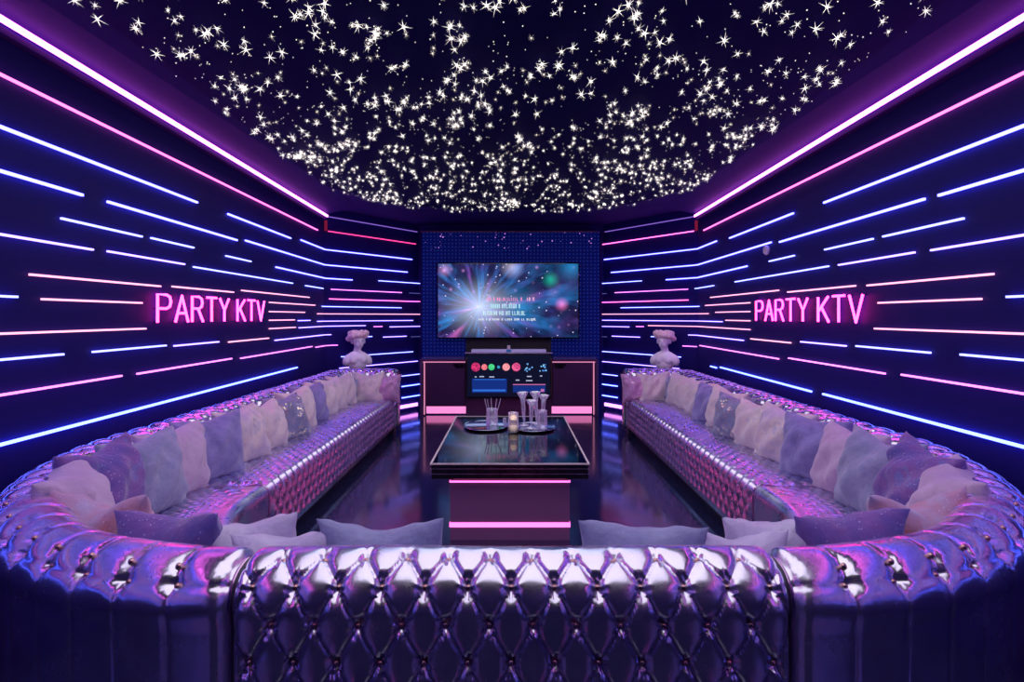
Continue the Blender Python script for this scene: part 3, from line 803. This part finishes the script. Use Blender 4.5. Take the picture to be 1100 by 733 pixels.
def ringbox(x0, x1, y0, y1, z0, z1, t):
    m = MB(); m.box(x0, x1, y0-t, y0, z0, z1); m.box(x0, x1, y1, y1+t, z0, z1); m.box(x0-t, x0, y0-t, y1+t, z0, z1); m.box(x1, x1+t, y0-t, y1+t, z0, z1); return m
ringbox(tc-.386, tc+.386, TY0+.134, TY1-.134, .388, .398, .018).build('upper_light_strip', M['pinkled'], tb)
ringbox(tc-.386, tc+.386, TY0+.134, TY1-.134, .088, .118, .018).build('lower_light_strip', M['pinkled'], tb)

# things on the table
TZ = .5495
def tray(cx, cy, rx, ry, lab):
    o = MB().lathe([(0, 0), (.92, 0), (1, .012), (1.0, .016), (.95, .009), (.9, .005), (0, .005)], n=40)
    V = np.array(o.v)*np.array([rx, ry, 1]); ob = link('serving_tray', mesh('serving_tray', V, o.f, M['tray'], True), None, (cx, cy, TZ))
    tag(ob, lab, 'tray', 'trays on the table')
M['tray'] = pbr('silver_tray', (.62, .66, .85), .12, 1)
tray(-.215, 4.42, .195, .22, 'oval silver tray on the table holding the jar of stirrers')
tray(.19, 4.36, .19, .2, 'oval silver tray on the table holding the glass vases')
def jar(x, y, r, h, lab, cat='jar'):
    rt = empty('glass_jar', (x, y, TZ+.006), lab, cat)
    MB().lathe([(0, 0), (r, 0), (r*1.03, h*.3), (r*.95, h*.9), (r, h), (r*.92, h), (r*.88, h*.88), (r*.94, h*.3), (r*.9, .008), (0, .008)], (x, y, TZ+.006), 20).build('glass_body', M['glass'], rt, smooth=True)
    return rt
j = jar(-.165, 4.45, .05, .14, 'straight clear jar full of white sugar and stirrers on the silver tray')
MB().lathe([(0, .01), (.042, .01), (.042, .07), (0, .075)], (-.165, 4.45, TZ+.006), 16).build('filling', M['plaster'], j, smooth=True)
for dx, dy, lx, ly in ((-.02, 0, -.045, 0), (0, .01, -.01, .02), (.015, -.01, .025, 0), (.025, .01, .05, .01), (-.01, -.02, -.03, -.02)):
    MB().tube([(-.165+dx, 4.45+dy, TZ+.05), (-.165+dx+lx, 4.45+dy+ly, TZ+.235)], .0035, 6).build('stirrer', M['white'], j)
c = jar(.018, 4.20, .043, .155, 'tall glass candle holder with a lit candle at the centre of the table', 'candle')
cw = MB().lathe([(0, .01), (.034, .01), (.034, .045), (0, .045)], (.018, 4.20, TZ+.006), 16).build('candle', M['candle'], c, smooth=True)
MB().lathe([(0, .095), (.024, .098), (.03, .115), (.018, .13), (0, .135)], (.018, 4.20, TZ+.006), 12).build('flame_cup', glow('candle_flame', (1.6, 1.1, .75), 1.3), cw, smooth=True)
k = jar(-.055, 4.53, .017, .045, 'tiny lidded glass pot behind the candle holder', 'jar')
def flute(x, y, h, lean, lab):
    rt = empty('champagne_flute', (x, y, TZ+.01), lab, 'glass', 'flared champagne glasses')
    prof = [(0, 0), (.042, 0), (.040, .004), (.010, .012), (.006, .03), (.012, .06), (.017, h*.45), (.018, h*.65), (.024, h*.82), (.050, h), (.047, h), (.020, h*.82), (.013, h*.62), (.012, h*.4), (0, .07)]
    o = MB().lathe(prof, (x, y, TZ+.01), 20)
    R = Matrix.Rotation(lean, 3, 'Y')
    o.v = [tuple(R@(Vector(v)-Vector((x, y, TZ+.01)))+Vector((x, y, TZ+.01))) for v in o.v]
    o.build('glass_body', M['glass'], rt, smooth=True)
flute(.115, 4.42, .285, -.06, 'tall flared champagne glass nearest the candle holder')
flute(.165, 4.30, .235, .04, 'shorter flared champagne glass, second from the candle holder')
flute(.225, 4.48, .28, -.05, 'tall flared champagne glass behind the tumbler')
flute(.275, 4.50, .25, .05, 'flared champagne glass at the outer end of the tray')
g2 = jar(.262, 4.30, .042, .155, 'clear drinking tumbler in front of the champagne glasses', 'glass'); g2.name = 'tumbler'

# ------------------------------------------------------------------ TV wall: panel, TV, cabinets, console
def m_panel():
    m, t, b = nt('blue_perforated_panel'); g = N(t); x, y, z = g.xyz(g.obj())
    fx = g.math('SUBTRACT', g.math('FRACT', g.math('DIVIDE', x, .056)), .5); fz = g.math('SUBTRACT', g.math('FRACT', g.math('DIVIDE', z, .056)), .5)
    r = g.math('SQRT', g.math('ADD', g.math('MULTIPLY', fx, fx), g.math('MULTIPLY', fz, fz)))
    dot = g.math('LESS_THAN', r, .17)
    g.put(b.inputs['Base Color'], g.mix(dot, (.003, .007, .13), (.015, .05, .36))); b.inputs['Roughness'].default_value = .6; b.inputs['Specular IOR Level'].default_value = .08
    v = g.vor(g.comb(x, 0.0, z), 15.0); sp = g.math('LESS_THAN', v, .17)
    rare = g.math('GREATER_THAN', g.noise(g.obj(), 6, 2), .5); band = g.math('GREATER_THAN', z, 1.05)
    k = g.math('MULTIPLY', g.math('MULTIPLY', sp, rare), band)
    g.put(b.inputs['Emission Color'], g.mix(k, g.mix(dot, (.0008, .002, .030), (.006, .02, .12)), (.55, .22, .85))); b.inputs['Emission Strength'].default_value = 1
    return m
PY = 8.05
p = empty('media_wall_panel', (0, PY, 1.5), 'blue perforated panel with purple sparkles behind the TV', 'wall panel')
MB().box(-1.40, 1.385, PY, BY-.01, .0, 2.83).build('perforated_board', m_panel(), p)
MB().box(-1.415, 1.40, PY-.005, PY+.03, 2.82, 2.845).build('top_trim', M['plum'], p)
MB().box(-.71, .63, PY-.004, PY, .9, 1.19).build('black_recess', M['matteblack'], p)
# TV
def m_tv():
    m = bpy.data.materials.new('tv_galaxy_picture'); m.use_nodes = True; t = m.node_tree; t.nodes.clear(); g = N(t)
    x, y, z = g.xyz(g.obj())
    dx = g.math('ADD', x, .44); dz = g.math('ADD', z, .10)
    r = g.math('SQRT', g.math('ADD', g.math('MULTIPLY', dx, dx), g.math('MULTIPLY', g.math('MULTIPLY', dz, dz), 1.7)))
    an = g.math('ARCTAN2', dz, dx)
    ca = g.math('COSINE', an); sa = g.math('SINE', an)
    rays = g.noise(g.comb(ca, sa, g.math('MULTIPLY', r, .25)), 5.0, 3, .6)
    rays = g.mr(rays, .46, .70)
    hue = g.noise(g.comb(ca, sa, g.math('MULTIPLY', r, .6)), 2.2, 2)
    col = g.ramp(hue, [(.30, (.02, .10, .55)), (.42, (.02, .34, .95)), (.53, (.05, .16, .62)), (.62, (.26, .10, .62)), (.72, (.7, .15, .55))])
    fall = g.mr(r, .0, 1.6, 1.1, .3)
    c = g.mix(1.0, col, g.math('ADD', .05, g.math('MULTIPLY', rays, fall)), 'MULTIPLY')
    neb = g.ramp(g.noise(g.obj(), 2.3, 5, .6), [(.4, (.006, .005, .03)), (.6, (.03, .018, .10)), (.75, (.12, .03, .14))])
    c = g.mix(1.0, c, neb, 'ADD')
    core = g.math('POWER', g.mr(r, 0, .75, 1, 0), 2.0)
    c = g.mix(1.0, c, g.mix(core, (0, 0, 0), (.75, .85, 1.15)), 'ADD')
    sx_ = g.math('ADD', x, -.12); sz_ = g.math('ADD', z, -.52)
    def blob(cx, cz, rad, cc, c):
        a = g.math('ADD', x, -cx); b2 = g.math('ADD', z, -cz)
        q = g.math('SQRT', g.math('ADD', g.math('MULTIPLY', a, a), g.math('MULTIPLY', b2, b2)))
        return g.mix(1.0, c, g.mix(g.math('POWER', g.mr(q, 0, rad, 1, 0), 1.6), (0, 0, 0), cc), 'ADD')
    c = blob(.06, .52, .22, (.5, .45, .6), c); c = blob(-.98, .48, .14, (.6, .3, .6), c); c = blob(.83, -.06, .13, (1.0, .2, .6), c)
    c = blob(.66, .32, .16, (.0, .45, .25), c); c = blob(.98, .52, .3, (.0, .25, .55), c); c = blob(.2, -.1, .45, (.0, .22, .45), c)
    v1 = g.vor(g.comb(x, 0.0, z), 13.0); st = g.math('MULTIPLY', g.math('LESS_THAN', v1, .14), g.math('GREATER_THAN', g.noise(g.obj(), 9, 1), .48))
    c = g.mix(st, c, (.75, .7, 1.1))
    v2 = g.vor(g.comb(x, 0.0, z), 5.5); st2 = g.math('POWER', g.mr(v2, 0, .24, 1, 0), 2.0)
    c = g.mix(1.0, c, g.mix(st2, (0, 0, 0), (.55, .25, .65)), 'ADD')
    e = g.node('ShaderNodeEmission'); g.put(e.inputs[0], c); e.inputs[1].default_value = .9
    o = g.node('ShaderNodeOutputMaterial'); t.links.new(e.outputs[0], o.inputs[0]); return m
TVC = (-.045, 7.93, 1.745)
tv = empty('television', TVC, 'large flat TV showing a blue and magenta galaxy burst on the blue panel', 'television')
MB().box(TVC[0]-1.105, TVC[0]+1.105, 7.93, 8.02, 1.155, 2.335, .01).build('housing', M['black'], tv)
MB().box(TVC[0]-1.085, TVC[0]+1.085, 7.925, 7.935, 1.175, 2.315).build('screen', m_tv(), tv)
tvs = bpy.data.objects['screen']
MB().box(TVC[0]-.25, TVC[0]+.25, 8.01, PY-.006, 1.4, 2.0).build('wall_bracket', M['matteblack'], tv)
# illegible caption lines on the screen
def captions():
    rs = random.Random(5)
    for (px0, px1, py, hh, colr) in ((523, 563, 321.5, 3.6, (1.1, .35, .75)), (566, 576, 321.5, 3.6, (1.2, .6, .9)), (527, 562, 329, 4.6, (.55, 1.0, 1.1)),
                                     (519, 565, 336.5, 4.4, (.7, 1.05, 1.1)), (514, 576, 343.3, 2.2, (.8, .9, 1.0))):
        sc = 7.925/F; m = MB(); x = px0
        z = EYE-(py-CY)*sc; h = hh*sc
        while x < px1:
            wd = rs.choice([1.2, 1.6, 2.0]) if hh > 3 else rs.choice([1.0, 1.4])
            if x+wd > px1: break
            xa = (x-CX)*sc; xb = (x+wd-CX)*sc; s_ = .55*sc
            k = rs.randint(0, 3)
            m.box(xa, xa+s_, 7.919, 7.925, z-h/2, z+h/2)
            if k != 1: m.box(xb-s_, xb, 7.919, 7.925, z-h/2, z+h/2)
            if k in (0, 2): m.box(xa, xb, 7.919, 7.925, z+h/2-s_, z+h/2)
            if k in (1, 2): m.box(xa, xb, 7.919, 7.925, z-h/2, z-h/2+s_)
            if k == 3: m.box(xa, xb, 7.919, 7.925, z-s_/2, z+s_/2)
            x += wd+(.75 if rs.random() < .8 else 2.4)
        m.build('caption_lettering', glow('caption_light', colr, .9), tvs)
captions()
# soundbar
sb = empty('soundbar', (-.035, 7.78, 1.0), 'slim silver-white soundbar on the console below the TV', 'soundbar')
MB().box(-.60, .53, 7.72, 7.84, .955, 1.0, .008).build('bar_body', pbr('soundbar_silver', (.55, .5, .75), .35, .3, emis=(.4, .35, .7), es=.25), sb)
MB().box(-.07, -.0, 7.70, 7.76, .955, 1.0, .006).build('centre_display', glow('soundbar_display', (.05, .15, .5), .5), sb)
MB().box(-.06, -.01, 7.76, 7.80, 1.0, 1.06, .006).build('small_sensor', M['gold'], sb)
# karaoke console
kc = empty('karaoke_console', (-.035, 7.7, 0), 'black karaoke touchscreen console with coloured round icons under the soundbar', 'console')
MB().box(-.68, .61, 7.66, PY-.01, .27, .955, .01).build('cabinet_body', M['black'], kc)
MB().box(-.655, .585, 7.655, 7.662, .30, .925).build('screen', pbr('console_screen', (.002, .003, .010), .3, spec=.08, emis=(.004, .005, .02), es=1), kc)
MB().box(-.69, .62, 7.64, 7.68, .945, .962).build('top_edge', M['chrome'], kc)
def disc(cx, cz, r, col, nm='round_icon', s=1.0, n=20):
    y = 7.6545; V = [(cx+r*math.cos(2*PI*i/n), y, cz+r*math.sin(2*PI*i/n)) for i in range(n)]+[(cx+r*math.cos(2*PI*i/n), y-.006, cz+r*math.sin(2*PI*i/n)) for i in range(n)]
    Fc = [tuple(range(n, 2*n)), tuple(reversed(range(n)))]+[(i, (i+1) % n, n+(i+1) % n, n+i) for i in range(n)]
    MB().add(V, Fc).build(nm, col, kc)
def cpx(px, py): return ((px-CX)*7.655/F, EYE-(py-CY)*7.655/F)
def m_icon(name, c, c2):
    m = bpy.data.materials.new(name); m.use_nodes = True; t = m.node_tree; t.nodes.clear(); g = N(t)
    v = g.noise(g.obj(), 45, 2); e = g.node('ShaderNodeEmission'); g.put(e.inputs[0], g.ramp(v, [(.4, c), (.6, c2)]))
    o = g.node('ShaderNodeOutputMaterial'); t.links.new(e.outputs[0], o.inputs[0]); return m
for (px, r, c, c2) in ((511, 4.8, (.9, .05, .2), (.35, .02, .12)), (520.3, 3.2, (1, .3, .3), (.8, .12, .2)), (528, 3.4, (.1, .8, .3), (.02, .45, .15)), (535.6, 1.6, (.05, .4, .6), (.02, .2, .5)),
                       (543.7, 4.0, (1, .4, .45), (.9, .25, .3)), (554.5, 4.6, (.95, .15, .35), (.5, .03, .18))):
    X, Z = cpx(px, 394.5); disc(X, Z, r*7.655/F, m_icon('icon_glow', c, c2))
rs = random.Random(3)
for cxp in (568.5, 582.5):
    for _ in range(10):
        X, Z = cpx(cxp+rs.uniform(-4.5, 4.5), 395+rs.uniform(-4, 4)); disc(X, Z, rs.uniform(.6, 1.1)*7.655/F, m_icon('cluster_glow', (.25, .6, .9), (.05, .2, .7)), 'cluster_dot', n=8)
def crect(x0, x1, y0, y1, mat, nm, y=7.654, d=.004):
    X0, Z1 = cpx(x0, y0); X1, Z0 = cpx(x1, y1); MB().box(X0, X1, y-d, y, Z0, Z1).build(nm, mat, kc)
navy = glow('screen_navy', (.008, .03, .22), 1); cy_ = glow('screen_blue', (.03, .16, .7), 1); rose = glow('screen_rose', (.55, .15, .42), 1); wh = glow('screen_white', (.45, .5, .7), 1)
crect(507, 544.5, 407, 422, navy, 'menu_panel'); crect(508, 543, 418.5, 420.5, cy_, 'menu_line', 7.65); crect(509, 543, 407.5, 408.2, cy_, 'menu_line', 7.65)
crect(551, 586, 414.5, 421.5, navy, 'menu_panel'); crect(551, 586, 412.8, 413.8, rose, 'menu_line'); crect(581, 584.5, 418, 421, rose, 'menu_icon', 7.65)
for x0, x1, yy in ((510, 512, 404.5), (515, 520, 404.2), (525.5, 531, 404.5), (566, 571, 404), (580, 582.5, 403.5), (554, 558, 408), (565, 572, 408.5)): crect(x0, x1, yy, yy+1.1, wh, 'menu_mark')
# side cabinets
pinkedge = glow('pink_cabinet_edge', (1.0, .34, .62), .85)
pinkkick = glow('pink_cabinet_kick_light', (1.3, .32, .8), .95)
for sg, xo, xi, lab in ((-1, -1.33, -.69, 'left-side'), (1, 1.27, .62, 'right-side')):
    cb = empty('low_cabinet', ((xo+xi)/2, 7.9, 0), 'low plum cabinet with pink glowing edge on the %s of the karaoke console' % lab, 'cabinet', 'low cabinets beside the console')
    MB().box(xo, xi, 7.74, PY-.008, .14, .85, .003).build('carcass', M['plum'], cb)
    MB().box(xo-.015*sg*-1, xi, 7.69, PY-.008, .85, .885, .004).build('top_board', pbr('cabinet_top_blue', (.10, .09, .3), .25, .5), cb)
    MB().box(xo+sg*.04, xo, 7.69, PY-.008, 0, .85).build('side_post', pbr('cabinet_post', (.12, .06, .16), .3, .5), cb)
    a, b2 = sorted((xo-sg*.03, xi-sg*-.0)); a += .0
    d0, d1 = sorted((xo-sg*.055, xi+sg*.01)); d1 = min(d1, max(xo, xi)-.005) if sg > 0 else d1
    dr = MB().box(d0+.0, d1, 7.725, 7.742, .155, .79, .003).build('door', pbr('cabinet_door', (.075, .025, .095), .3, .4), cb)
    MB().box(min(xo-sg*.005, xi), max(xo-sg*.005, xi), 7.70, 7.715, .805, .818).build('edge_light', pinkedge, cb)
    MB().box(xo-sg*.018, xo-sg*.032, 7.70, 7.715, .02, .805).build('edge_light', pinkedge, cb)
    hx = (-.78 if sg < 0 else .73)
    MB().box(hx-.09, hx+.09, 7.69, 7.742, .755, .785, .004).box(hx-.06, hx+.06, 7.70, 7.742, .72, .757, .004).build('handle', M['black'], dr)
    MB().box(min(xo-sg*.04, xi), max(xo-sg*.04, xi), 7.80, 7.815, .02, .125).build('kick_light', pinkkick, cb)
tag(MB().box(-.685, .615, 7.75, PY-.005, 0, .268, .003).build('console_plinth', M['plum'], loc=(0, 7.9, 0)), 'plain plum plinth carrying the karaoke console', 'plinth')

# ------------------------------------------------------------------ busts on pedestals
def bust_mesh(seed):
    """classical bust: union of ellipsoids grown into one body by voxel remesh"""
    bm = MB()
    def ell(c, r, rot=(0, 0, 0)):
        V = []; Fc = []; n, m2 = 14, 20; R = Euler(rot).to_matrix()
        for i in range(n+1):
            a = PI*i/n
            for j in range(m2): b3 = 2*PI*j/m2; V.append(tuple(R@Vector((r[0]*math.sin(a)*math.cos(b3), r[1]*math.sin(a)*math.sin(b3), r[2]*math.cos(a)))+Vector(c)))
        for i in range(n):
            for j in range(m2): Fc.append((i*m2+j, (i+1)*m2+j, (i+1)*m2+(j+1) % m2, i*m2+(j+1) % m2))
        bm.add(V, Fc)
    ell((0, 0, .03), (.07, .06, .06)); ell((0, 0, .10), (.115, .08, .10)); ell((0, -.01, .165), (.13, .08, .07))
    ell((-.118, 0, .14), (.056, .058, .08), (0, .5, 0)); ell((.118, 0, .14), (.056, .058, .08), (0, -.5, 0))
    ell((-.05, -.055, .14), (.055, .035, .05)); ell((.05, -.055, .14), (.055, .035, .05))
    ell((-.06, .005, .205), (.075, .045, .035), (0, .45*-1, 0)); ell((.06, .005, .205), (.075, .045, .035), (0, .45, 0))
    ell((0, .01, .24), (.047, .048, .085)); ell((.005, -.005, .30), (.045, .05, .05))
    ell((.01, .0, .395), (.084, .092, .085)); ell((.012, -.035, .335), (.052, .055, .055)); ell((.012, -.055, .305), (.028, .028, .025))
    ell((.014, -.098, .362), (.013, .02, .03)); ell((.014, -.088, .325), (.024, .012, .010)); ell((.014, -.082, .395), (.05, .016, .014))
    ell((.09, .01, .365), (.01, .02, .03)); ell((-.07, .01, .365), (.01, .02, .03))
    me = mesh('body', np.array(bm.v), bm.f, M['plaster'], True)
    return me
def hair_mesh():
    bm = MB(); 
    pts_ = []
    for i in range(24):
        a = 2*PI*i/24; pts_.append((.012+.098*math.cos(a), .008+.10*math.sin(a), .45+.022*math.cos(a)))
    bm.tube(pts_, [.034+.007*math.sin(i*2.6) for i in range(24)], 10, closed=True)
    for i in range(34):
        a = i*2.4; r = .026+.008*math.sin(i*5)
        bm.lathe([(0, -r), (r*.7, -r*.7), (r, 0), (r*.7, r*.7), (0, r)], (.012+.10*math.cos(a), .01+.10*math.sin(a), .455+.03*math.sin(i*1.7)), 10)
    bm.lathe([(0, .0), (.08, .01), (.09, .03), (.06, .05), (0, .058)], (.012, .012, .445), 16)
    bm.lathe([(0, -.04), (.035, -.02), (.045, 0), (.035, .02), (0, .04)], (-.09, .06, .40), 12)
    bm.lathe([(0, -.05), (.03, -.02), (.035, 0), (.03, .02), (0, .04)], (.0, .10, .37), 12)
    return mesh('hair', np.array(bm.v), bm.f, M['plasterhair'], True)
bmme, hme = bust_mesh(0), hair_mesh()
for sg, sd in ((-1, 'left-side'), (1, 'right-side')):
    bx, by, bz = sg*2.13, 7.10, .74
    bt = empty('plaster_bust', (bx, by, bz), 'white classical bust with curled hair behind the far end of the %s bench' % sd, 'statue', 'classical busts')
    bt.rotation_euler = (0, 0, math.radians(28*-sg)); bt.scale = (sg*-1.12, 1.12, 1.12)
    o = link('body', bmme, bt); md = o.modifiers.new('remesh', 'REMESH'); md.mode = 'VOXEL'; md.voxel_size = .0075; md.use_smooth_shade = True
    s2 = o.modifiers.new('smooth', 'SMOOTH'); s2.iterations = 6; s2.factor = .5
    o = link('hair', hme, bt); md = o.modifiers.new('remesh', 'REMESH'); md.mode = 'VOXEL'; md.voxel_size = .007; md.use_smooth_shade = True
    s2 = o.modifiers.new('smooth', 'SMOOTH'); s2.iterations = 3; s2.factor = .5
    tag(MB().box(bx-.16, bx+.16, by-.13, by+.13, 0, bz-.02, .006).box(bx-.18, bx+.18, by-.15, by+.15, bz-.02, bz, .004).build('pedestal', M['matteblack'], loc=(bx, by, 0)),
        'black pedestal under the bust behind the %s bench' % sd, 'pedestal', 'bust pedestals')
# wall sensor
a = on_wall(825); n = nrm('side', 1); z = EYE-(269-CY)*a[1]/F
o = MB().lathe([(0, 0), (.042, 0), (.046, .015), (.036, .032), (.03, .034), (.018, .028), (0, .03)], n=24)
ob = link('wall_sensor', mesh('wall_sensor', np.array(o.v), o.f, M['white'], True), None, (a[0], a[1], z)); ob.rotation_euler = n.to_track_quat('Z', 'Y').to_euler()
tag(ob, 'small round pale sensor between light bars above the PARTY KTV sign', 'sensor')
